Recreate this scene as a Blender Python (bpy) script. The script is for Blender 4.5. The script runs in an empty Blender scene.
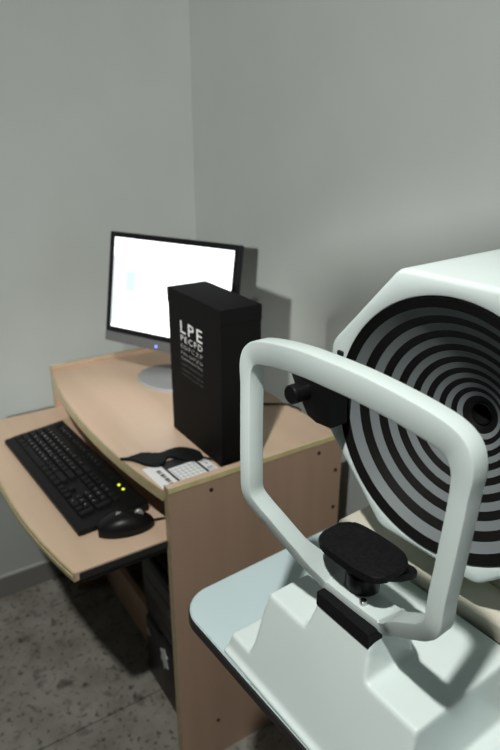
import bpy, bmesh, math, random
from mathutils import Vector, Matrix
random.seed(7)
PI = math.pi
scene = bpy.context.scene
COL = scene.collection

# ------------------------------------------------------------------ camera
cam_d = bpy.data.cameras.new('camera')
cam_d.sensor_fit = 'VERTICAL'; cam_d.sensor_height = 36.0; cam_d.sensor_width = 24.0
cam_d.lens = 621.81 / 750.0 * 36.0
cam_d.clip_start = 0.01
cam_o = bpy.data.objects.new('camera', cam_d); COL.objects.link(cam_o)
YAW, PIT, ROL = 0.9953, 0.3858, 0.0034
F = Vector((math.cos(YAW)*math.cos(PIT), math.sin(YAW)*math.cos(PIT), -math.sin(PIT)))
Rr = F.cross(Vector((0, 0, 1))).normalized(); Uu = Rr.cross(F)
R2 = math.cos(ROL)*Rr + math.sin(ROL)*Uu; U2 = -math.sin(ROL)*Rr + math.cos(ROL)*Uu
M = Matrix((R2, U2, -F)).transposed().to_4x4()
M.translation = Vector((-0.3961, -0.8789, 1.3509))
cam_o.matrix_world = M
cam_d.dof.use_dof = True; cam_d.dof.focus_distance = 0.62; cam_d.dof.aperture_fstop = 7.0
scene.camera = cam_o

# ------------------------------------------------------------------ world, exposure
w = bpy.data.worlds.new('world'); scene.world = w; w.use_nodes = True
w.node_tree.nodes['Background'].inputs[0].default_value = (0.5, 0.55, 0.55, 1)
w.node_tree.nodes['Background'].inputs[1].default_value = 0.05
vs = scene.view_settings
vs.view_transform = 'Standard'; vs.look = 'None'; vs.gamma = 1.0; vs.use_curve_mapping = False
vs.exposure = 0.0

# lamps of the room (their fixtures are built further down)
LAMPS = [((-0.76, -0.88, 2.50), 142.0, 0.035, (1.0, 0.985, 0.93)),     # ceiling spot over the examination table
         ((-2.50, -2.75, 2.00), 670.0, 0.06, (1.0, 0.98, 0.94)),     # wall lamp far behind
         ((0.20, -1.95, 2.44), 5.0, 0.04, (0.92, 1.0, 0.98))]       # ceiling spot along the window wall
for i, (p, e, r, c) in enumerate(LAMPS):
    ld = bpy.data.lights.new('lamp_light', 'SPOT' if i < 2 else 'POINT'); ld.energy = e; ld.shadow_soft_size = r; ld.color = c
    lo = bpy.data.objects.new('lamp_light', ld); lo.location = p; COL.objects.link(lo)
    if i == 1:   # shaded wall lamp turned towards the desk corner
        ld.spot_size = math.radians(50); ld.spot_blend = 1.0
        lo.rotation_euler = (Vector((.45, .15, 1.00)) - Vector(p)).to_track_quat('-Z', 'Y').to_euler()
    if i == 0:   # a tilting downlight aimed between the instrument and the desk
        ld.spot_size = math.radians(56); ld.spot_blend = .6
        lo.rotation_euler = (Vector((-.20, -.28, .75)) - Vector(p)).to_track_quat('-Z', 'Y').to_euler()

# ------------------------------------------------------------------ materials
MATS = {}
def mat(name, col, rough=0.5, metal=0.0, spec=0.5, emit=None, estr=0.0, coat=0.0):
    m = bpy.data.materials.new(name); m.use_nodes = True
    b = m.node_tree.nodes['Principled BSDF']
    b.inputs['Base Color'].default_value = (*col, 1); b.inputs['Roughness'].default_value = rough
    b.inputs['Metallic'].default_value = metal; b.inputs['Specular IOR Level'].default_value = spec
    b.inputs['Coat Weight'].default_value = coat
    if emit:
        b.inputs['Emission Color'].default_value = (*emit, 1); b.inputs['Emission Strength'].default_value = estr
    MATS[name] = m
    return m
def nodes(m):
    return m.node_tree.nodes, m.node_tree.links, m.node_tree.nodes['Principled BSDF']
def noisy(m, c1, c2, scale=40, detail=4, stretch=(1, 1, 1), bump=0.0, lo=0.35, hi=0.65, bscale=None):
    N, L, b = nodes(m)
    tc = N.new('ShaderNodeTexCoord'); mp = N.new('ShaderNodeMapping'); mp.inputs['Scale'].default_value = stretch
    L.new(tc.outputs['Object'], mp.inputs['Vector'])
    n = N.new('ShaderNodeTexNoise'); n.inputs['Scale'].default_value = scale; n.inputs['Detail'].default_value = detail
    L.new(mp.outputs[0], n.inputs['Vector'])
    r = N.new('ShaderNodeValToRGB'); r.color_ramp.elements[0].position = lo; r.color_ramp.elements[1].position = hi
    r.color_ramp.elements[0].color = (*c1, 1); r.color_ramp.elements[1].color = (*c2, 1)
    L.new(n.outputs['Fac'], r.inputs['Fac']); L.new(r.outputs[0], b.inputs['Base Color'])
    if bump:
        n2 = n
        if bscale:
            n2 = N.new('ShaderNodeTexNoise'); n2.inputs['Scale'].default_value = bscale; L.new(mp.outputs[0], n2.inputs['Vector'])
        bp = N.new('ShaderNodeBump'); bp.inputs['Strength'].default_value = bump; bp.inputs['Distance'].default_value = 0.001
        L.new(n2.outputs['Fac'], bp.inputs['Height']); L.new(bp.outputs[0], b.inputs['Normal'])
    return m

noisy(mat('wall_paint', (.5, .5, .5), .75, spec=.25), (.360, .395, .378), (.385, .421, .403), 3, 3, bump=.12, bscale=260)
mat('ceiling_paint', (.20, .21, .21), .85, spec=.2)
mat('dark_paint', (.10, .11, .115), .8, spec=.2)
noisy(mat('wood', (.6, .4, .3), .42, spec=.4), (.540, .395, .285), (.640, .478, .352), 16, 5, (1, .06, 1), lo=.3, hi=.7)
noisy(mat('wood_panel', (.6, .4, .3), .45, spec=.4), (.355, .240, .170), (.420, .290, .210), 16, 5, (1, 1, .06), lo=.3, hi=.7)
noisy(mat('edge_band', (.5, .42, .26), .4), (.40, .345, .20), (.47, .41, .25), 60, 2)
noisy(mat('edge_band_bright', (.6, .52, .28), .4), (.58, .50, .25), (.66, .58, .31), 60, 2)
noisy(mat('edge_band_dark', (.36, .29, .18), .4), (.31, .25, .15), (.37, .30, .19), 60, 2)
mat('white_laminate', (.53, .66, .685), .35, spec=.45)
noisy(mat('device_white', (.80, .83, .80), .32, spec=.5), (.67, .770, .762), (.70, .800, .792), 6, 2, bump=.06, bscale=900)
mat('frame_white', (.58, .67, .66), .36, spec=.5)
mat('beige_plastic', (.60, .58, .49), .45, spec=.4)
mat('slit_dark', (.03, .03, .028), .6)
mat('black_plastic', (.007, .007, .0075), .38, spec=.25)
mat('black_rubber', (.010, .010, .011), .6, spec=.3)
noisy(mat('black_pad', (.012, .012, .012), .6, spec=.12), (.005, .0055, .006), (.009, .0095, .010), 300, 2, bump=.15)
mat('black_edge', (.015, .015, .015), .5)
mat('ring_black', (.006, .006, .006), .45, spec=.2)
mat('ring_grey', (.165, .190, .197), .4, spec=.3)
mat('steel', (.55, .55, .55), .25, metal=1)
mat('cardboard_black', (.0045, .0045, .0045), .6, spec=.08)
mat('print_white', (.62, .64, .63), .6)
mat('print_grey', (.28, .285, .28), .6)
mat('print_faint', (.10, .10, .10), .6)
mat('monitor_black', (.006, .006, .007), .4, spec=.25)
mat('silver_plastic', (.36, .37, .38), .32, metal=.3)
mat('strip_silver_shaded', (.13, .135, .14), .35, metal=.3)  # silver of the monitor strip, its shade put into a darker colour
mat('silver_dark', (.10, .10, .105), .4)
mat('screen_white', (.02, .02, .02), .3, emit=(.95, 1.0, 1.0), estr=2.4)
mat('screen_cyan', (.02, .02, .02), .3, emit=(.80, .97, 1.0), estr=1.0)
mat('screen_pale', (.02, .02, .02), .3, emit=(.90, .99, 1.0), estr=1.1)
mat('led_blue', (.05, .05, .3), .3, emit=(.25, .35, 1.0), estr=1.6)
mat('led_yellow', (.3, .3, .0), .3, emit=(.85, .95, .02), estr=1.4)
mat('key_black', (.007, .007, .0075), .45, spec=.25)
mat('keyboard_black', (.006, .006, .0065), .45, spec=.25)
mat('legend', (.75, .76, .78), .6)
mat('paper', (.80, .82, .83), .7)
mat('ink', (.015, .015, .016), .6)
mat('ink_grey', (.35, .37, .38), .6)
mat('case_dark', (.020, .021, .022), .45)
mat('emblem_silver', (.62, .63, .64), .35, metal=.5)
mat('cap_dark', (.03, .022, .016), .5)
mat('baseboard_grey', (.17, .17, .16), .5)
mat('baseboard_top', (.40, .41, .40), .5)
mat('bulb', (.9, .9, .9), .5, emit=(1, .97, .9), estr=8)
mat('lamp_white', (.7, .7, .69), .5)
mat('grout', (.05, .048, .045), .9)
# speckled stone floor
m = mat('floor_stone', (.2, .2, .18), .35, spec=.45)
N, L, b = nodes(m)
tc = N.new('ShaderNodeTexCoord'); geo = N.new('ShaderNodeNewGeometry')
n1 = N.new('ShaderNodeTexNoise'); n1.inputs['Scale'].default_value = 9; n1.inputs['Detail'].default_value = 6
n2 = N.new('ShaderNodeTexNoise'); n2.inputs['Scale'].default_value = 70; n2.inputs['Detail'].default_value = 3
n3 = N.new('ShaderNodeTexNoise'); n3.inputs['Scale'].default_value = 24; n3.inputs['Detail'].default_value = 2; n3.inputs['Distortion'].default_value = .6
for n in (n1, n2, n3): L.new(geo.outputs['Position'], n.inputs['Vector'])
r1 = N.new('ShaderNodeValToRGB'); r1.color_ramp.elements[0].position = .35; r1.color_ramp.elements[1].position = .65
r1.color_ramp.elements[0].color = (.185, .172, .147, 1); r1.color_ramp.elements[1].color = (.280, .272, .245, 1)
L.new(n1.outputs['Fac'], r1.inputs['Fac'])
r2 = N.new('ShaderNodeValToRGB'); r2.color_ramp.elements[0].position = .33; r2.color_ramp.elements[1].position = .42
r2.color_ramp.elements[0].color = (.35, .35, .35, 1); r2.color_ramp.elements[1].color = (1, 1, 1, 1)
L.new(n2.outputs['Fac'], r2.inputs['Fac'])
r3 = N.new('ShaderNodeValToRGB'); r3.color_ramp.elements[0].position = .26; r3.color_ramp.elements[1].position = .42
r3.color_ramp.elements[0].color = (.42, .42, .43, 1); r3.color_ramp.elements[1].color = (1, 1, 1, 1)
L.new(n3.outputs['Fac'], r3.inputs['Fac'])
mx = N.new('ShaderNodeMix'); mx.data_type = 'RGBA'; mx.blend_type = 'MULTIPLY'; mx.inputs[0].default_value = 1
L.new(r1.outputs[0], mx.inputs[6]); L.new(r2.outputs[0], mx.inputs[7])
mx2 = N.new('ShaderNodeMix'); mx2.data_type = 'RGBA'; mx2.blend_type = 'MULTIPLY'; mx2.inputs[0].default_value = 1
L.new(mx.outputs[2], mx2.inputs[6]); L.new(r3.outputs[0], mx2.inputs[7]); L.new(mx2.outputs[2], b.inputs['Base Color'])

# ------------------------------------------------------------------ helpers
def obj(name, bm, m, parent=None, smooth=False, angle=40):
    if isinstance(bm, bmesh.types.BMesh):
        bmesh.ops.recalc_face_normals(bm, faces=bm.faces[:])
        me = bpy.data.meshes.new(name); bm.to_mesh(me); bm.free()
    else:
        me = bm
    if m and not me.materials: me.materials.append(MATS[m])
    o = bpy.data.objects.new(name, me); COL.objects.link(o)
    if smooth:
        for p in me.polygons: p.use_smooth = True
        try: me.set_sharp_from_angle(angle=math.radians(angle))
        except Exception: pass
    if parent: o.parent = parent
    return o
def thing(name, label, cat, loc=(0, 0, 0), rz=0, group=None):
    o = bpy.data.objects.new(name, None); COL.objects.link(o)
    o.location = loc; o.rotation_euler = (0, 0, rz); o.empty_display_size = .05
    tag(o, label, cat, group); return o
def tag(o, label, cat, group=None):
    o['label'] = label; o['category'] = cat
    if group: o['group'] = group
def struct(o): o['kind'] = 'structure'; return o
def nb(): return bmesh.new()
def abox(bm, x0, x1, y0, y1, z0, z1, bev=0.0, seg=2):
    t = bmesh.new()
    vs_ = [t.verts.new(p) for p in ((x0,y0,z0),(x1,y0,z0),(x1,y1,z0),(x0,y1,z0),(x0,y0,z1),(x1,y0,z1),(x1,y1,z1),(x0,y1,z1))]
    for f in ((0,3,2,1),(4,5,6,7),(0,1,5,4),(1,2,6,5),(2,3,7,6),(3,0,4,7)): t.faces.new([vs_[i] for i in f])
    if bev: bmesh.ops.bevel(t, geom=t.edges[:], offset=bev, segments=seg, affect='EDGES', profile=.5)
    join(bm, t); return bm
def join(bm, t, mtx=None):
    if mtx is not None: bmesh.ops.transform(t, matrix=mtx, verts=t.verts[:])
    me = bpy.data.meshes.new('tmp'); t.to_mesh(me); t.free(); bm.from_mesh(me); bpy.data.meshes.remove(me)
def prism(pts, z0, z1, bev=0.0, seg=2):
    bm = nb(); lo = [bm.verts.new((x, y, z0)) for x, y in pts]; hi = [bm.verts.new((x, y, z1)) for x, y in pts]
    n = len(pts); bm.faces.new(lo[::-1]); bm.faces.new(hi)
    for i in range(n): bm.faces.new((lo[i], lo[(i+1) % n], hi[(i+1) % n], hi[i]))
    if bev:
        ed = [e for e in bm.edges if abs(e.verts[0].co.z - e.verts[1].co.z) < 1e-6]
        bmesh.ops.bevel(bm, geom=ed, offset=bev, segments=seg, affect='EDGES', profile=.5)
    return bm
def rot_bm(bm, mtx):
    bmesh.ops.transform(bm, matrix=mtx, verts=bm.verts[:]); return bm
def cyl(p0, p1, r0, r1=None, n=24, bev=0.0):
    r1 = r0 if r1 is None else r1
    p0 = Vector(p0); p1 = Vector(p1); d = p1 - p0; L_ = d.length
    bm = nb()
    prof = [(0, 0), (r0 - bev, 0), (r0, bev), (r1, L_ - bev), (r1 - bev, L_), (0, L_)] if bev else [(0, 0), (r0, 0), (r1, L_), (0, L_)]
    lathe_into(bm, prof, n)
    q = Vector((0, 0, 1)).rotation_difference(d.normalized()).to_matrix().to_4x4(); q.translation = p0
    return rot_bm(bm, q)
def lathe_into(bm, prof, n=32):
    rings = []
    for r, z in prof:
        if r < 1e-7: rings.append([bm.verts.new((0, 0, z))])
        else: rings.append([bm.verts.new((r*math.cos(2*PI*i/n), r*math.sin(2*PI*i/n), z)) for i in range(n)])
    for a, b_ in zip(rings, rings[1:]):
        for i in range(n):
            j = (i+1) % n
            if len(a) == 1 and len(b_) == 1: continue
            if len(a) == 1: bm.faces.new((a[0], b_[i], b_[j]))
            elif len(b_) == 1: bm.faces.new((a[i], b_[0], a[j]))
            else: bm.faces.new((a[i], b_[i], b_[j], a[j]))
    return bm
def catmull(pts, sub=8, closed=False):
    out = []; n = len(pts); P = [Vector(p) for p in pts]
    rng = range(n) if closed else range(n-1)
    for i in rng:
        if closed: p0, p1, p2, p3 = P[i-1], P[i], P[(i+1) % n], P[(i+2) % n]
        else: p0, p1, p2, p3 = P[max(i-1, 0)], P[i], P[i+1], P[min(i+2, n-1)]
        for k in range(sub):
            t = k/sub
            out.append(.5*((2*p1)+(-p0+p2)*t+(2*p0-5*p1+4*p2-p3)*t*t+(-p0+3*p1-3*p2+p3)*t**3))
    if not closed: out.append(P[-1])
    return out
def tube(pts, r, n=8, sub=6, smooth=True):
    pts = catmull(pts, sub) if smooth else [Vector(p) for p in pts]
    bm = nb(); prev = None; up = Vector((0, 0, 1)); rings = []
    for i, p in enumerate(pts):
        t = (pts[min(i+1, len(pts)-1)] - pts[max(i-1, 0)]).normalized()
        a = up.cross(t)
        if a.length < 1e-3: a = Vector((1, 0, 0)).cross(t)
        a.normalize(); b_ = t.cross(a)
        rings.append([bm.verts.new(p + r*(math.cos(2*PI*k/n)*a + math.sin(2*PI*k/n)*b_)) for k in range(n)])
    for a, b_ in zip(rings, rings[1:]):
        for k in range(n): bm.faces.new((a[k], a[(k+1) % n], b_[(k+1) % n], b_[k]))
    bm.faces.new(rings[0][::-1]); bm.faces.new(rings[-1])
    return bm
def text_bm(txt, size, offset=0.0, spacing=1.0):
    cu = bpy.data.curves.new('txt', 'FONT'); cu.body = txt; cu.size = size; cu.offset = offset; cu.space_character = spacing
    cu.resolution_u = 2
    o = bpy.data.objects.new('txt', cu); COL.objects.link(o)
    bpy.context.view_layer.update()
    me = bpy.data.meshes.new_from_object(o.evaluated_get(bpy.context.evaluated_depsgraph_get()))
    bm = nb(); bm.from_mesh(me)
    bpy.data.objects.remove(o); bpy.data.curves.remove(cu); bpy.data.meshes.remove(me)
    return bm
def fit_text(txt, x0, x1, y0, y1, bold=0.0, spacing=1.25):
    """letters stretched into the rectangle x0..x1, y0..y1 of their own plane"""
    bm = text_bm(txt, 1.0, bold, spacing)
    xs = [v.co.x for v in bm.verts]; ys = [v.co.y for v in bm.verts]
    a, b_, c, d = min(xs), max(xs), min(ys), max(ys)
    for v in bm.verts:
        v.co.x = x0 + (v.co.x - a)/(b_ - a)*(x1 - x0); v.co.y = y0 + (v.co.y - c)/(d - c)*(y1 - y0)
    return bm

# ------------------------------------------------------------------ the room
XW, YW, XB, YB, ZC = 0.50, 0.807, -3.6, -3.4, 2.60
fl = struct(obj('floor', abox(nb(), XB, XW, YB, YW, -.06, -.004), 'grout'))
TS = .45
tile_me = None
xs = [.10 + TS*k for k in range(-9, 2)]; ys = [.232 + TS*k for k in range(-9, 3)]
for x in xs:
    for y in ys:
        x0, x1, y0, y1 = max(x, XB), min(x+TS, XW), max(y, YB), min(y+TS, YW)
        if x1 - x0 < .02 or y1 - y0 < .02: continue
        g = .0014
        full = abs(x1-x0-TS) < 1e-6 and abs(y1-y0-TS) < 1e-6
        if full:
            if tile_me is None:
                t = obj('tile', abox(nb(), g, TS-g, g, TS-g, -.012, 0, .0012, 1), 'floor_stone', fl); tile_me = t.data
            else:
                t = obj('tile', tile_me, None, fl)
        else:
            t = obj('tile', abox(nb(), g, x1-x0-g, g, y1-y0-g, -.012, 0, .0012, 1), 'floor_stone', fl)
        t.location = (x0, y0, 0)
struct(obj('ceiling', abox(nb(), XB-.1, XW+.1, YB-.1, YW+.1, ZC, ZC+.1), 'ceiling_paint'))
struct(obj('wall_left', abox(nb(), XB, XW+.1, YW, YW+.1, -.06, ZC), 'wall_paint'))
struct(obj('wall_right', abox(nb(), XW, XW+.1, YB, YW, -.06, ZC), 'wall_paint'))
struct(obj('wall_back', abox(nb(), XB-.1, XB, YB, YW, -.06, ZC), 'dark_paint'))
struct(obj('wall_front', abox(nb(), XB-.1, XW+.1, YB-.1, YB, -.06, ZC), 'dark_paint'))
# added half-height blocker behind the camera, shading the instrument from the wall lamp
pt = abox(nb(), -2.2, -1.31, -1.63, -1.57, 0, 1.50); abox(pt, -1.31, -.86, -1.63, -1.57, 0, 1.61)
struct(obj('lamp_light_blocker', pt, 'dark_paint'))
bl = struct(obj('baseboard_left', abox(nb(), XB, XW, YW-.010, YW, 0, .068, .002, 2), 'baseboard_grey'))
obj('baseboard_cap', abox(nb(), XB, XW, YW-.011, YW, .068, .075, .002, 2), 'baseboard_top', bl)
bl = struct(obj('baseboard_right', abox(nb(), XW-.010, XW, YB, YW-.011, 0, .068, .002, 2), 'baseboard_grey'))
obj('baseboard_cap', abox(nb(), XW-.011, XW, YB, YW-.011, .068, .075, .002, 2), 'baseboard_top', bl)

# ------------------------------------------------------------------ computer desk
DESK = thing('computer_desk', 'beech laminate computer desk with bowed front, holding the monitor', 'desk', (.2, .36, 0))
def dobj(name, bm, m, parent=None, smooth=False):
    rot_bm(bm, Matrix.Translation((-.2, -.36, 0))); return obj(name, bm, m, parent or DESK, smooth)
DT, PT, DB = .732, .742, .410
Y0, Y1 = 0.0, .722
def bow(y, a=-.034, e=-.001): t = (y - Y0)/(Y1 - Y0); return e + a*4*t*(1-t)
NF = 28
yy = [Y0 + .016 + (Y1 - Y0 - .032)*i/NF for i in range(NF+1)]
out = [(bow(y)+.002, y) for y in yy] + [(DB, yy[-1]), (DB, yy[0])]
dt = dobj('desktop', prism(out, DT-.020, DT), 'wood')
band = [(bow(y), y) for y in yy] + [(bow(y)+.0025, y) for y in yy[::-1]]
dobj('edge_band', prism(band, DT-.022, DT+.0015, .0006, 1), 'edge_band', dt)
for k, (a, b_) in enumerate(((Y0, Y0+.016), (Y1-.016, Y1))):
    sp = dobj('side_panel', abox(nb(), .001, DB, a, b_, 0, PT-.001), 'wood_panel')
    dobj('top_band', abox(nb(), 0, DB, a, b_, PT-.001, PT, 0), 'wood', sp)
    ye = a if k == 0 else b_
    dobj('edge_band', abox(nb(), .0, DB, ye-.0008, ye+.0008, PT-.010, PT+.0008), 'edge_band_bright', sp)
    dobj('edge_band', abox(nb(), -.0008, .0012, a-.0004, b_+.0004, 0, PT+.0004), 'edge_band_dark', sp)
    if k == 0:
        for x, z in ((.088, .712), (.346, .712), (.394, .657), (.394, .563), (.092, .107), (.39, .107)):
            dobj('screw_cap', cyl((x, a-.0012, z), (x, a+.004, z), .0042, n=12), 'cap_dark', sp)
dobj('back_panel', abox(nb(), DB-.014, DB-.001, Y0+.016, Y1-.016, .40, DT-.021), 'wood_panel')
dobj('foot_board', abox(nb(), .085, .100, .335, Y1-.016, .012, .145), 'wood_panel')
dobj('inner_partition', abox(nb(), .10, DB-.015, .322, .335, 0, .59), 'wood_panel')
# sliding keyboard tray
TZ = .626
yt = [.014 + (.708-.014)*i/NF for i in range(NF+1)]
def tb(y): t = (y-.014)/(.694); return -.180 - .040*4*t*(1-t)
tr = dobj('keyboard_tray', prism([(tb(y)+.003, y) for y in yt] + [(.24, yt[-1]), (.24, yt[0])], TZ-.017, TZ), 'wood')
dobj('edge_band', prism([(tb(y), y) for y in yt] + [(tb(y)+.0035, y) for y in yt[::-1]], TZ-.019, TZ+.001, .0008, 1), 'edge_band', tr)
dobj('edge_band', prism([(tb(y)-.0022, y) for y in yt] + [(tb(y)+.0005, y) for y in yt[::-1]], TZ-.0125, TZ-.0055), 'edge_band', tr)
for y in (.0185, .690):
    dobj('slide_rail', abox(nb(), -.160, .30, y-.0025, y+.0125, TZ-.029, TZ-.0175, .001, 1), 'black_plastic', tr)
dobj('end_trim', abox(nb(), -.170, .20, .0125, .0140, TZ-.017, TZ-.003), 'black_edge', tr)

# ------------------------------------------------------------------ keyboard
KR = -.0674
kb = thing('keyboard', 'black wired keyboard on the sliding desk tray', 'keyboard', (-.1372, .1078, TZ), -KR - 0.0)
# local frame: X depth (away from user), Y length (to the user's left)
KL, KW = .4614, .148
prof = [(0, 0), (0, .008), (.004, .0105), (.026, .0115), (KW-.004, .021), (KW, .018), (KW, 0)]
bm = nb()
A = [bm.verts.new((x, 0, z)) for x, z in prof]; B = [bm.verts.new((x, KL, z)) for x, z in prof]
bm.faces.new(A); bm.faces.new(B[::-1])
for i in range(len(prof)): bm.faces.new((A[i], A[(i+1) % len(prof)], B[(i+1) % len(prof)], B[i]))
bmesh.ops.bevel(bm, geom=[e for e in bm.edges if abs(e.verts[0].co.y - e.verts[1].co.y) < 1e-6], offset=.003, segments=2, affect='EDGES')
obj('keyboard_body', bm, 'keyboard_black', kb, True)
def kz(x): return .0115 + (x-.026)/(KW-.030)*.0095
keymesh = {}
PK = .0182
def key(px, py, wu=1.0, hu=1.0, parent=kb):
    k = (round(wu, 2), hu)
    if k not in keymesh:
        t = nb(); hw, hh = PK*wu/2-.0012, PK*hu/2-.0012; s = .0022
        lo = [t.verts.new(p) for p in ((-hh,-hw,0),(hh,-hw,0),(hh,hw,0),(-hh,hw,0))]
        hi = [t.verts.new(p) for p in ((-hh+s,-hw+s,.006),(hh-s*.6,-hw+s,.007),(hh-s*.6,hw-s,.007),(-hh+s,hw-s,.006))]
        t.faces.new(hi)
        for i in range(4): t.faces.new((lo[i], lo[(i+1) % 4], hi[(i+1) % 4], hi[i]))
        o = obj('key', t, 'key_black', parent); keymesh[k] = o.data
    else:
        o = obj('key', keymesh[k], None, parent)
    o.location = (px, py, kz(px)); o.rotation_euler = (0, -.08, 0)
rows = [(.114+.012, 'F'), (.0985, 0), (.0803, 1), (.0621, 2), (.0439, 3), (.0257+.003, 4)]
legends = nb()
def legend(ch, px, py, s=.0055):
    t = text_bm(ch, s)
    for v in t.verts:
        x, y = v.co.x, v.co.y
        v.co = Vector((px - .003 + y, py + .004 - x, kz(px - .003 + y) + .0078))
    join(legends, t)
top = KL - .012
main = [("`1234567890-=", [1]*13 + [2]), ("\tQWERTYUIOP[]", [1.5] + [1]*12 + [1.5]), ("\tASDFGHJKL;'", [1.75] + [1]*11 + [2.25]), ("\tZXCVBNM,./", [2.25] + [1]*10 + [2.75]), ("", [1.25]*3 + [6.25] + [1.25]*4)]
for i in (0, 2, 3, 4, 5, 6.5, 7.5, 8.5, 9.5, 11, 12, 13, 14):
    key(.127, top - (i+.5)*PK, 1)
    legend('F', .127, top - (i+.5)*PK, .004)
for (s, ws), (px, _) in zip(main, rows[1:]):
    y = top
    for i, wu in enumerate(ws):
        key(px, y - wu*PK/2, wu)
        if i < len(s) and s[i] != '\t': legend(s[i], px, y - wu*PK/2)
        y -= wu*PK
nav = top - 15.25*PK
for px in (.0985, .0803):
    for i in range(3): key(px, nav - (i+.5)*PK)
for i in range(3): key(.127, nav - (i+.5)*PK)
key(.0439, nav - 1.5*PK)
for i in range(3): key(.0287, nav - (i+.5)*PK)
num = nav - 3.25*PK
for px, s in ((.0985, '/*-'), (.0803, '789'), (.0621, '456'), (.0439, '123')):
    for i in range(4 if px > .09 else 3):
        key(px, num - (i+.5)*PK)
        if i < 3: legend(s[i], px, num - (i+.5)*PK)
key(.0287, num - PK, 2); key(.0287, num - 2.5*PK); legend('0', .0287, num - PK)
key(.0712, num - 3.5*PK, 1, 2); key(.0363, num - 3.5*PK, 1, 1.84)
lg = obj('key_legends', legends, 'legend', kb); lg['kind'] = 'stuff'; lg['label'] = 'pale letters and digits printed on the keys'
for y in (num - 1.0*PK, num - 2.1*PK):
    o = obj('indicator_light', cyl((.128, y, .0185), (.128, y, .0212), .0031, n=14, bev=.0008), 'led_yellow', kb)
    o['label'] = 'lit yellow-green indicator light'

# ------------------------------------------------------------------ mouse
ms = thing('computer_mouse', 'black wired mouse on the tray beside the keyboard', 'mouse', (-.052, .088, TZ), math.radians(-14))
def mouse_sec(t):   # t 0 (back) .. 1 (nose)
    w_ = .031*(math.sin(PI*min(max(t*.93+.05, 0), 1)))**.42; h = .036*(math.sin(PI*(t*.80+.12)))**.8
    return w_, h
bm = nb(); rings = []
for i in range(15):
    t = i/14; w_, h = mouse_sec(t); x = -.053 + .106*t
    rings.append([bm.verts.new((x, w_*math.copysign(abs(math.cos(a))**.8, math.cos(a)), .001 + h*abs(math.sin(a))**.75)) for a in [PI*k/14 for k in range(15)]])
for a, b_ in zip(rings, rings[1:]):
    for k in range(14): bm.faces.new((a[k], a[k+1], b_[k+1], b_[k]))
bm.faces.new(rings[0]); bm.faces.new(rings[-1])
bm.faces.new([r[0] for r in rings] + [r[-1] for r in rings[::-1]])
obj('mouse_shell', bm, 'black_plastic', ms, True, 60)
bw = cyl((.026, -.0035, .0285), (.026, .0035, .0285), .009, n=20, bev=.001)
obj('scroll_wheel', bw, 'silver_plastic', ms, True)
bm = tube([(.010, -.0005, .0378), (.022, -.0005, .036), (.036, -.0005, .0305), (.050, -.0005, .018)], .0008, 6, 4); obj('button_seam', bm, 'slit_dark', ms)
bm = nb(); lp = [(-.006, -.004), (.002, -.003), (.006, .002), (.001, .001), (-.002, .005)]
v_ = [bm.verts.new((x-.012, y, .0382)) for x, y in lp]; v2 = [bm.verts.new((x-.012, y, .0366)) for x, y in lp]
bm.faces.new(v_)
for i in range(5): bm.faces.new((v_[i], v_[(i+1) % 5], v2[(i+1) % 5], v2[i]))
obj('mouse_logo', bm, 'print_grey', ms)
obj('mouse_cable', tube([(.052, 0, .008), (.075, .004, .004), (.105, -.002, .003), (.15, .03, .003), (.20, .05, .003)], .0018, 8), 'black_rubber', ms, True)

# ------------------------------------------------------------------ monitor
MY = math.radians(206.5); TIL = .19
mon = thing('computer_monitor', 'flat black framed monitor with glowing white screen, behind the black box', 'monitor', (.253, .478, DT), MY)
# local: +X faces the viewer, Y = to viewer's right, Z up ; panel centre above the base
PC = Vector((.012, 0, .957-DT)); MW, MH = .385, .280
TM = Matrix.Translation(PC) @ Matrix.Rotation(-TIL, 4, 'Y')
def mobj(name, bm, m, parent=mon, sm=False):
    rot_bm(bm, TM); return obj(name, bm, m, parent, sm)
sil = .026
mobj('back_shell', abox(nb(), -.040, -.012, -MW/2+.02, MW/2-.02, -MH/2+.02, MH/2-.02, .010, 3), 'monitor_black', sm=True)
mobj('panel_back', abox(nb(), -.018, -.001, -MW/2, MW/2, -MH/2, MH/2, .004, 2), 'monitor_black', sm=True)
bz = .0135
fr = nb()
abox(fr, -.002, .005, -MW/2, -MW/2+bz, -MH/2+sil, MH/2, .0015, 1); abox(fr, -.002, .005, MW/2-bz, MW/2, -MH/2+sil, MH/2, .0015, 1)
abox(fr, -.002, .005, -MW/2+bz-.001, MW/2-bz+.001, MH/2-bz, MH/2, .0015, 1); abox(fr, -.002, .005, -MW/2+bz-.001, MW/2-bz+.001, -MH/2+sil, -MH/2+sil+.013, .0015, 1)
mobj('bezel', fr, 'monitor_black')
cb = mobj('control_strip', abox(nb(), -.004, .0065, -MW/2, MW/2, -MH/2, -MH/2+sil, .003, 2), 'strip_silver_shaded', sm=True)
for i in range(4):
    y = -.070 + i*.011
    mobj('button', abox(nb(), .006, .0080, y-.004, y+.004, -MH/2+.014, -MH/2+.019, .0006, 1), 'silver_dark', cb)
mobj('power_light', cyl((.006, -.022, -MH/2+.011), (.0080, -.022, -MH/2+.011), .0038, n=12), 'led_blue', cb)
scr = mobj('screen', abox(nb(), -.001, .0012, -MW/2+bz-.0005, MW/2-bz+.0005, -MH/2+sil+.0125, MH/2-bz+.0005), 'screen_white')
SX0, SX1, SZ0, SZ1 = -MW/2+bz, MW/2-bz, -MH/2+sil+.013, MH/2-bz
def sq(name, a, b_, c, d, m, e=.0015):   # fractions of the screen, from its top left
    mobj(name, abox(nb(), .0012, e, SX0+a*(SX1-SX0), SX0+b_*(SX1-SX0), SZ1-d*(SZ1-SZ0), SZ1-c*(SZ1-SZ0)), m, scr)
for i in range(4): sq('toolbar_line', .01, .36, .03+.05*i, .05+.05*i, 'screen_pale')
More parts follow.
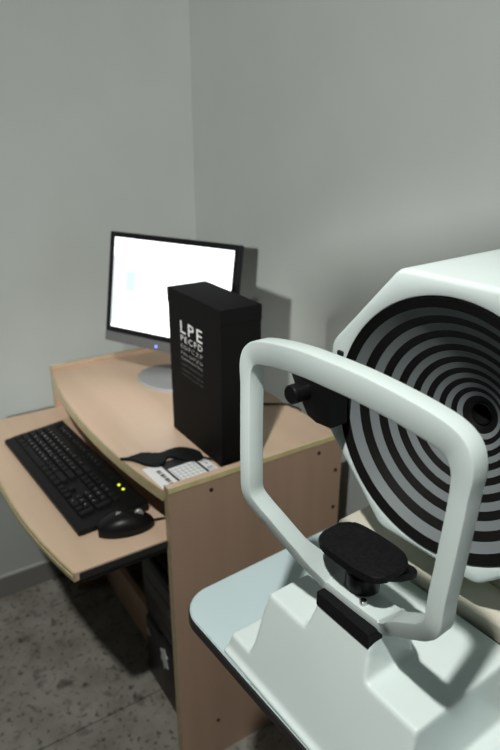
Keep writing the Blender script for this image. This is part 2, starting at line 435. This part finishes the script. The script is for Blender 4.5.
sq('window_panel', .06, .30, .27, .80, 'screen_pale'); sq('window_image', .13, .20, .36, .56, 'screen_cyan', .0018); sq('window_image', .12, .22, .60, .70, 'screen_pale', .0018)
sq('side_panel_light', .0, .045, .2, .97, 'screen_pale'); sq('status_line', .06, .30, .86, .92, 'screen_pale')
# neck and base
bm = nb(); abox(bm, -.045, -.020, -.030, .030, .010, .20, .006, 2); obj('neck', bm, 'silver_dark', mon, True)
bm = nb(); lathe_into(bm, [(0, 0), (1, 0), (1, .004), (.97, .0075), (.80, .011), (.35, .017), (.3, .018), (0, .018)], 48)
for v in bm.verts: v.co.x = v.co.x*.083 ; v.co.y *= .106
obj('stand_base', bm, 'silver_plastic', mon, True, 30)

# ------------------------------------------------------------------ black box with eye chart
BX0, BX1, BY0, BY1, BH = .1274, .2153, .0258, .2340, 1.047 - DT
box = thing('eye_chart_box', 'tall black cardboard box printed with white eye-chart letters', 'box', (BX0, BY0, DT))
bm = abox(nb(), 0, BX1-BX0, 0, BY1-BY0, 0, BH-.004, .0012, 2); obj('carton', bm, 'cardboard_black', box)
lidb = abox(nb(), -.0008, BX1-BX0+.0008, -.0008, BY1-BY0+.0008, BH-.030, BH, .0012, 2); obj('lid', lidb, 'cardboard_black', box)
lines = [('LPE', .966, .991, 'print_white', .004), ('PECFD', .949, .9615, 'print_white', 0), ('EDFCZP', .934, .9422, 'print_grey', 0), ('FELOPZD', .9212, .9270, 'print_grey', 0),
         ('DEFPOTEC', .9105, .9152, 'print_grey', 0), ('LEFODPCT', .8985, .9022, 'print_faint', 0), ('FDPLTCEO', .8870, .8900, 'print_faint', 0), ('PEZOLCFTD', .8770, .8796, 'print_faint', 0)]
for s, z0, z1, m_, bold in lines:
    t = fit_text(s, 0, .0885, z0 - DT, z1 - DT, bold)
    for v in t.verts: v.co = Vector((-.0006, (.1805 - BY0) - v.co.x, v.co.y))
    obj('printed_letters', t, m_, box)

# ------------------------------------------------------------------ leaflet and eye mask on the desk
lf = thing('leaflet', 'white printed leaflet lying on the desk at the foot of the box', 'leaflet', (.0, .0, DT))
PR = math.radians(4)
def lq(name, x0, x1, y0, y1, m, z0=.0, z1=.0006, skew=0):
    bm = nb(); abox(bm, x0, x1, y0, y1, z0, z1); return obj(name, bm, m, lf)
lf.location = (.006, .017, DT); lf.rotation_euler = (0, 0, math.radians(3))
lq('sheet', -.006, .116, .0, .088, 'paper')
lq('print_band', .029, .034, .0, .088, 'ink', .0006, .0009); lq('print_band', .092, .097, .0, .088, 'ink', .0006, .0009)
lq('print_block', .034, .092, .060, .088, 'ink', .0006, .0009)
for i in range(5): lq('table_line', .036, .090, .006+.011*i, .0072+.011*i, 'ink_grey', .0006, .0008)
for i in range(6): lq('table_line', .037+.0095*i, .038+.0095*i, .004, .056, 'ink_grey', .0006, .0008)
for i in range(9): lq('print_mark', .012, .020, .012+.006*i, .0145+.006*i+.0015*(i % 3), 'ink', .0006, .0008)
t = fit_text('LPE', .0, .075, .0, .012)
for v in t.verts: v.co = Vector((.099+v.co.y, .080-v.co.x, .0009))
obj('printed_letters', t, 'ink_grey', lf)
mk = thing('eye_mask', 'black eye mask with two rounded lobes lying on the leaflet', 'eye mask', (.052, .122, DT+.001))
ol = [(-.078, .036), (-.060, .030), (-.043, .034), (-.028, .031), (-.012, .017), (.004, .014), (.024, .018), (.045, .010), (.062, -.012), (.066, -.034), (.056, -.050), (.036, -.044), (.018, -.026), (.004, -.006), (-.012, -.024), (-.026, -.030), (-.044, -.016), (-.056, .010), (-.064, .022), (-.078, .033)]
olc = [(p.x, p.y) for p in catmull([(x, y, 0) for x, y in ol], 4, True)]
bm = prism(olc, .0012, .0062, .0022, 3); obj('mask_body', bm, 'black_pad', mk, True)
obj('elastic_strap', tube([(.055, -.035, .004), (.073, -.060, .003), (.090, -.070, .0025), (.098, -.076, .0025)], .0022, 6), 'black_rubber', mk, True)
cb2 = obj('power_cable', tube([(.30, .262, DT+.003), (.345, .232, DT+.003), (.395, .196, DT+.004), (.405, .176, DT+.004), (.418, .150, DT-.02), (.425, .140, DT-.2)], .0025, 8), 'black_rubber', None, True)
tag(cb2, 'thin black cable running over the back edge of the desk', 'cable')

# ------------------------------------------------------------------ computer tower under the desk
tw = thing('computer_tower', 'dark computer tower with silver emblem standing under the desk', 'computer', (.06, .118, 0))
TWW, TWD, TWH = .178, .315, .40
obj('case', abox(nb(), .010, TWD, 0, TWW, .012, TWH, .003, 2), 'case_dark', tw)
fb = nb(); abox(fb, -.008, .012, 0, TWW, .008, .20, .006, 3); abox(fb, -.002, .012, 0, TWW, .19, .265, .003, 2); abox(fb, -.008, .012, 0, TWW, .26, TWH, .006, 3)
fb = obj('front_bezel', fb, 'black_plastic', tw, True)
for z in (.345, .30): obj('drive_bay', abox(nb(), -.0095, .0, .014, TWW-.014, z, z+.036, .0015, 1), 'case_dark', fb)
obj('power_button', cyl((-.012, TWW-.022, .16), (-.004, TWW-.022, .16), .011, n=20, bev=.002), 'silver_plastic', fb, True)
bm = nb(); ep = [(.0, .034), (.008, .022), (.020, .020), (.014, .008), (.018, -.010), (.006, -.012), (.001, -.032), (-.006, -.014), (-.018, -.016), (-.012, .004), (-.017, .016), (-.006, .020)]
f_ = [bm.verts.new((-.011, .067 + y, .145 + z)) for y, z in ep]; k_ = [bm.verts.new((-.006, .067 + y, .145 + z)) for y, z in ep]
bm.faces.new(f_)
for i in range(len(ep)): bm.faces.new((f_[i], f_[(i+1) % len(ep)], k_[(i+1) % len(ep)], k_[i]))
obj('emblem', bm, 'emblem_silver', fb)['label'] = 'silver crest emblem'
for x in (.03, TWD-.04):
    for y in (.02, TWW-.02): obj('foot', cyl((x, y, 0), (x, y, .0125), .012, n=16), 'black_rubber', tw)

# ------------------------------------------------------------------ instrument table
OY, DYAW, HT = -.5128, .084, .7303
tbl = thing('instrument_table', 'white topped instrument table with black rounded edge on a column', 'table', (0, OY, 0), .064)
def rrect(x0, x1, y0, y1, r, n=10):
    o = []
    for cx, cy, a0 in ((x1-r, y1-r, 0), (x0+r, y1-r, PI/2), (x0+r, y0+r, PI), (x1-r, y0+r, 1.5*PI)):
        for i in range(n+1): a = a0 + PI/2*i/n; o.append((cx + r*math.cos(a), cy + r*math.sin(a)))
    return o
UF, VT, UB = -.0930, .272, .365
obj('table_top', prism(rrect(UF+.002, UB-.002, -VT+.002, VT-.002, .048), HT-.015, HT), 'white_laminate', tbl)
bm = nb(); o1 = rrect(UF, UB, -VT, VT, .050); o0 = rrect(UF+.0035, UB-.0035, -VT+.0035, VT-.0035, .0465)
n = len(o1); rr = []
for pts, z in ((o0, HT-.0165), (o1, HT-.0150), (o1, HT-.0030), (o0, HT+.0002)): rr.append([bm.verts.new((x, y, z)) for x, y in pts])
for a, b_ in zip(rr, rr[1:]):
    for i in range(n): bm.faces.new((a[i], a[(i+1) % n], b_[(i+1) % n], b_[i]))
obj('edge_trim', bm, 'black_edge', tbl, True)
obj('under_frame', abox(nb(), .06, .26, -.15, .15, HT-.060, HT-.015, .004, 2), 'black_plastic', tbl)
obj('column', abox(nb(), .12, .20, -.045, .045, .06, HT-.058, .008, 2), 'lamp_white', tbl)
obj('foot_base', abox(nb(), .02, .32, -.19, .19, .012, .065, .012, 3), 'lamp_white', tbl)
for x in (.05, .29):
    for y in (-.16, .16): obj('caster', cyl((x, y, 0), (x, y, .014), .018, n=16), 'black_rubber', tbl)

# ------------------------------------------------------------------ corneal topographer
dev = thing('corneal_topographer', 'white eye examination instrument with striped bowl and head frame', 'eye instrument', (0, OY, HT), DYAW)
ZO = HT
z1, z2, z3 = .7581-ZO, .8395-ZO, .8846-ZO
vl, vm, vc, u0, ss, us = .155, .1110, .0360, -.0880, .293, .097
bm = nb()
def stair(cs, ub):
    A = [bm.verts.new((u0 + ss*z, v, z)) for v, z in cs]; B = [bm.verts.new((ub, v, z)) for v, z in cs]
    bm.faces.new(A); bm.faces.new(B[::-1])
    for i in range(len(cs)): bm.faces.new((A[i], A[(i+1) % len(cs)], B[(i+1) % len(cs)], B[i]))
stair([(-vl-.002, .0006), (-vl, z1), (-vm-.004, z1), (-vm, z2), (vm, z2), (vm+.004, z1), (vl, z1), (vl+.002, .0006)], us)
stair([(-vc-.020, .004), (-vc-.010, z2), (-vc, z3), (vc, z3), (vc+.010, z2), (vc+.020, .004)], .014)
abox(bm, -.0920, .02, -vl-.003, vl+.003, .0006, .0075)
base = obj('base', bm, 'device_white', dev, True, 180)
base.rotation_euler = (0, 0, -.035)
md = base.modifiers.new('remesh', 'REMESH'); md.mode = 'VOXEL'; md.voxel_size = .0026; md.use_smooth_shade = True
md = base.modifiers.new('soften', 'SMOOTH'); md.factor = .5; md.iterations = 7
obj('slit', abox(nb(), us-.001, us+.004, -vm+.002, vm-.002, .02, z2-.006), 'slit_dark', dev)
car = abox(nb(), us+.003, .340, -.152, .152, .0006, .855-ZO, .004, 3)
obj('carriage', car, 'beige_plastic', dev, True)
abx = abox(nb(), .15, .32, -.075, .075, .854-ZO, .91-ZO, .006, 2); obj('pedestal', abx, 'beige_plastic', dev, True)
# housing: octagonal shell around the bowl
UD, RD, ZD = .0785, .1403, 1.055 - ZO
octp = [(.072, .160), (.162, .056), (.162, -.056), (.066, -.152), (-.066, -.152), (-.162, -.056), (-.162, .056), (-.072, .160)]
def oct_outline(inset, N=160, rc=.009):
    # rounded octagon, sampled by angle
    P_ = []
    k = 8
    cor = []
    for i in range(k):
        p0, p1, p2 = Vector(octp[i-1]), Vector(octp[i]), Vector(octp[(i+1) % k])
        a = (p0-p1).normalized(); b_ = (p2-p1).normalized()
        for t in range(7):
            s = t/6
            q = (1-s)**2*(p1+a*rc) + 2*s*(1-s)*p1 + s*s*(p1+b_*rc); cor.append(q)
    n = len(cor); res = []
    for j in range(N):
        ang = 2*PI*j/N; d = Vector((math.cos(ang), math.sin(ang))); best = 0
        for i in range(n):
            p, q = cor[i], cor[(i+1) % n]; e = q-p
            den = d.x*e.y - d.y*e.x
            if abs(den) < 1e-9: continue
            t = (p.x*e.y - p.y*e.x)/den; s = (p.x*d.y - p.y*d.x)/den
            if t > 0 and -1e-6 <= s <= 1+1e-6: best = max(best, t)
        res.append(d*(best - inset))
    return res
N_ = 160
def circ(r): return [Vector((r*math.cos(2*PI*j/N_), r*math.sin(2*PI*j/N_))) for j in range(N_)]
bm = nb(); prev = None; rr = []
for pts, u in ((circ(RD+.002), UD+.010), (circ(RD+.002), UD+.001), (circ(RD+.0035), UD), (oct_outline(.006), UD), (oct_outline(.0036), UD+.0006), (oct_outline(.0016), UD+.0020), (oct_outline(.0005), UD+.0042), (oct_outline(0), UD+.007), (oct_outline(0), .33), (oct_outline(.006), .345), (oct_outline(.02), .35)):
    rr.append([bm.verts.new((u, p.x, ZD + p.y)) for p in pts])
for a, b_ in zip(rr, rr[1:]):
    for i in range(N_): bm.faces.new((a[i], a[(i+1) % N_], b_[(i+1) % N_], b_[i]))
bm.faces.new(rr[-1])
obj('housing', bm, 'device_white', dev, True, 35)
# placido bowl: alternating rings on a deep cone
def ring(r0, x0, r1, x1, m, parent, name='ring'):
    bm = nb(); n = 96; loops = []
    for ra, xa in ((r0, x0), (r1, x1), (r1, x1+.002), (r0, x0+.002)):
        loops.append([bm.verts.new((xa, ra*math.cos(2*PI*i/n), ZD + ra*math.sin(2*PI*i/n))) for i in range(n)])
    for k in range(4):
        a, b_ = loops[k], loops[(k+1) % 4]
        for i in range(n): bm.faces.new((a[i], b_[i], b_[(i+1) % n], a[(i+1) % n]))
    return obj(name, bm, m, parent, True, 25)
RI = RD - .0100
bowl = ring(RD+.001, UD-.0015, RI, UD+.003, 'ring_black', dev, 'striped_bowl')
APX, NR, RC, QR = .156, 17, .0115, .962
w0 = (RI - RC)*(1-QR)/(1-QR**NR)
rads = [RI]
for i in range(NR): rads.append(rads[-1] - w0*QR**i)
def cone_u(r): t = (RI - r)/(RI - RC); return UD + .003 + (APX-UD-.003)*(t**.85)
for i in range(NR):
    ring(rads[i], cone_u(rads[i]), rads[i+1], cone_u(rads[i+1]), 'ring_grey' if i % 2 == 0 and i < 15 else 'ring_black', bowl)
bm = nb(); lathe_into(bm, [(.0118, 0), (.0115, .012), (.010, .016), (.010, .035), (0, .035)], 40); rot_bm(bm, Matrix.Translation((APX-.003, 0, ZD)) @ Matrix.Rotation(PI/2, 4, 'Y')); obj('camera_tube', bm, 'ring_black', bowl, True)
bm = nb(); lathe_into(bm, [(0, .004), (.003, .0035), (.006, .002), (.0095, 0)], 28); rot_bm(bm, Matrix.Translation((APX+.024, 0, ZD)) @ Matrix.Rotation(-PI/2, 4, 'Y')); obj('lens', bm, 'black_plastic', bowl, True)
# adjustment bracket and knob beside the bowl
br = prism([(.189, 1.071-ZO), (.184, 1.082-ZO), (.160, 1.090-ZO), (.120, 1.092-ZO), (.118, 1.024-ZO), (.142, 1.022-ZO), (.157, 1.026-ZO), (.171, 1.046-ZO)], 0, .028, .002, 2)
rot_bm(br, Matrix(((0, 0, 1, .040), (1, 0, 0, 0), (0, 1, 0, 0), (0, 0, 0, 1))))
br = obj('adjuster_bracket', br, 'black_plastic', dev, True)
kn = cyl((.017, .163, 1.057-ZO), (.042, .163, 1.057-ZO), .0118, n=32, bev=.0015); obj('adjuster_knob', kn, 'black_plastic', br, True)
obj('edge_clip', abox(nb(), UD-.003, UD+.006, .140, .149, 1.098-ZO, 1.104-ZO, .001, 1), 'black_rubber', dev)

# head frame swept along a closed loop (v, z, u)
half = [(0, 1.160, -.078), (.040, 1.158, -.076), (.084, 1.150, -.070), (.110, 1.141, -.066), (.1200, 1.126, -.066), (.1205, 1.100, -.067), (.1180, 1.05, -.071), (.1155, 1.010, -.074), (.1140, .987, -.074), (.105, .972, -.069), (.093, .958, -.062), (.068, .926, -.045), (.050, .904, -.028), (.036, .8945, -.0215), (0, .8935, -.0215)]
path = [Vector((u, v*(1.042 if z > .95 else 1), z-ZO)) for v, z, u in half]
path = path + [Vector((p.x, -p.y, p.z)) for p in path[-2:0:-1]]
for p in path: p.y += .0035*max(-1, min(1, (p.z + ZO - 1.06)/.08)) if p.z + ZO > .93 else 0
cl = catmull(path, 7, True)
bm = nb(); n = len(cl); rings = []
def sect(hw, hd, k=.20):
    c = min(hw, hd)*k; pts = []
    for sx, sy in ((1, 1), (-1, 1), (-1, -1), (1, -1)):
        cx, cy = sx*(hd-c), sy*(hw-c)
        a0 = {(1, 1): 0, (-1, 1): PI/2, (-1, -1): PI, (1, -1): 1.5*PI}[(sx, sy)]
        for i in range(3): a = a0 + PI/2*i/2; pts.append((cx + c*math.cos(a), cy + c*math.sin(a)))
    return pts
for i, p in enumerate(cl):
    t = (cl[(i+1) % n] - cl[i-1]).normalized()
    d = Vector((1, 0, 0)); d = (d - t*d.dot(t)).normalized(); wv = t.cross(d)
    zt = (p.z + ZO)
    k = min(max((zt - 1.10)/.05, 0), 1); k = k*k*(3-2*k)
    kb_ = min(max((.93 - zt)/.04, 0), 1)
    hw = .0080 + .0040*k - .0018*kb_; hd = .0096 + .000*k + .007*kb_
    rings.append([bm.verts.new(p + d*a + wv*b_) for a, b_ in sect(hw, hd)])
for i in range(n):
    a, b_ = rings[i], rings[(i+1) % n]; m_ = len(a)
    for k in range(m_): bm.faces.new((a[k], a[(k+1) % m_], b_[(k+1) % m_], b_[k]))
obj('head_frame', bm, 'frame_white', dev, True, 38)
pb = rot_bm(abox(nb(), u0+ss*z3-.006, u0+ss*z3+.016, -vc-.002, vc+.002, z3-.012, z3+.006, .0015, 2), Matrix.Rotation(-.035, 4, 'Z'))
obj('front_pad', pb, 'black_pad', dev)['label'] = 'black rubber bar at the front of the base'
# chin rest
chin = obj('chin_rest', cyl((-.010, .010, z3-.002), (-.010, .010, .947-ZO), .0150, n=32, bev=.001), 'black_plastic', dev, True)
cu = []
for i in range(48):
    a = 2*PI*i/48; cu.append((-.021 + .030*math.copysign(abs(math.cos(a))**.42, math.cos(a)), .005 + .044*math.copysign(abs(math.sin(a))**.72, math.sin(a))))
bm = prism(cu, .947-ZO, .9555-ZO, .0022, 3)
obj('cushion', bm, 'black_pad', chin, True)
obj('collar', cyl((-.010, .010, z3+.012), (-.010, .010, z3+.036), .0185, n=32, bev=.002), 'black_plastic', chin, True)
obj('lever', prism([(p.x, p.y) for p in catmull([(-.004, -.008, 0), (.008, -.012, 0), (.016, -.030, 0), (.013, -.039, 0), (.003, -.036, 0), (-.012, -.028, 0), (-.018, -.012, 0)], 4, True)], .929-ZO, .938-ZO, .0015, 2), 'black_plastic', chin, True)
obj('bolt', cyl((-.030, -.010, z3+.010), (-.030, -.010, z3+.020), .0042, n=16, bev=.001), 'steel', chin, True)

# ------------------------------------------------------------------ lamps
lab = ['round ceiling spotlight above the instrument table', 'white wall lamp on an arm in the far room corner', 'round ceiling spotlight near the window wall']
for i, (p, e, r, c) in enumerate(LAMPS):
    x, y, z = p
    if i != 1:
        t = thing('ceiling_spotlight', lab[i].replace('near the window wall', 'close to the bare side wall'), 'lamp', (x, y, ZC))
        obj('canopy', cyl((0, 0, -.012), (0, 0, 0), .06, n=32, bev=.003), 'lamp_white', t, True)
        bm = nb(); lathe_into(bm, [(0, z-ZC+r+.02), (.03, z-ZC+r+.019), (.034, z-ZC+r+.012), (.034, -.010), (0, -.010)], 28); obj('holder', bm, 'lamp_white', t, True)
    else:
        t = thing('wall_lamp', lab[i], 'lamp', (x, YB, z))
        d = y - YB
        obj('wall_plate', abox(nb(), -.06, .06, 0, .02, .05, .20, .005, 2), 'lamp_white', t, True)
        obj('arm', tube([(0, .015, .14), (0, d*.6, .17), (0, d, .15), (0, d, .10)], .010, 10), 'lamp_white', t, True)
        bm = nb(); lathe_into(bm, [(0, .10), (.03, .10), (.05, .085), (.048, .083), (.028, .095), (0, .095)], 32); rot_bm(bm, Matrix.Translation((0, d, 0))); obj('shade', bm, 'lamp_white', t, True)
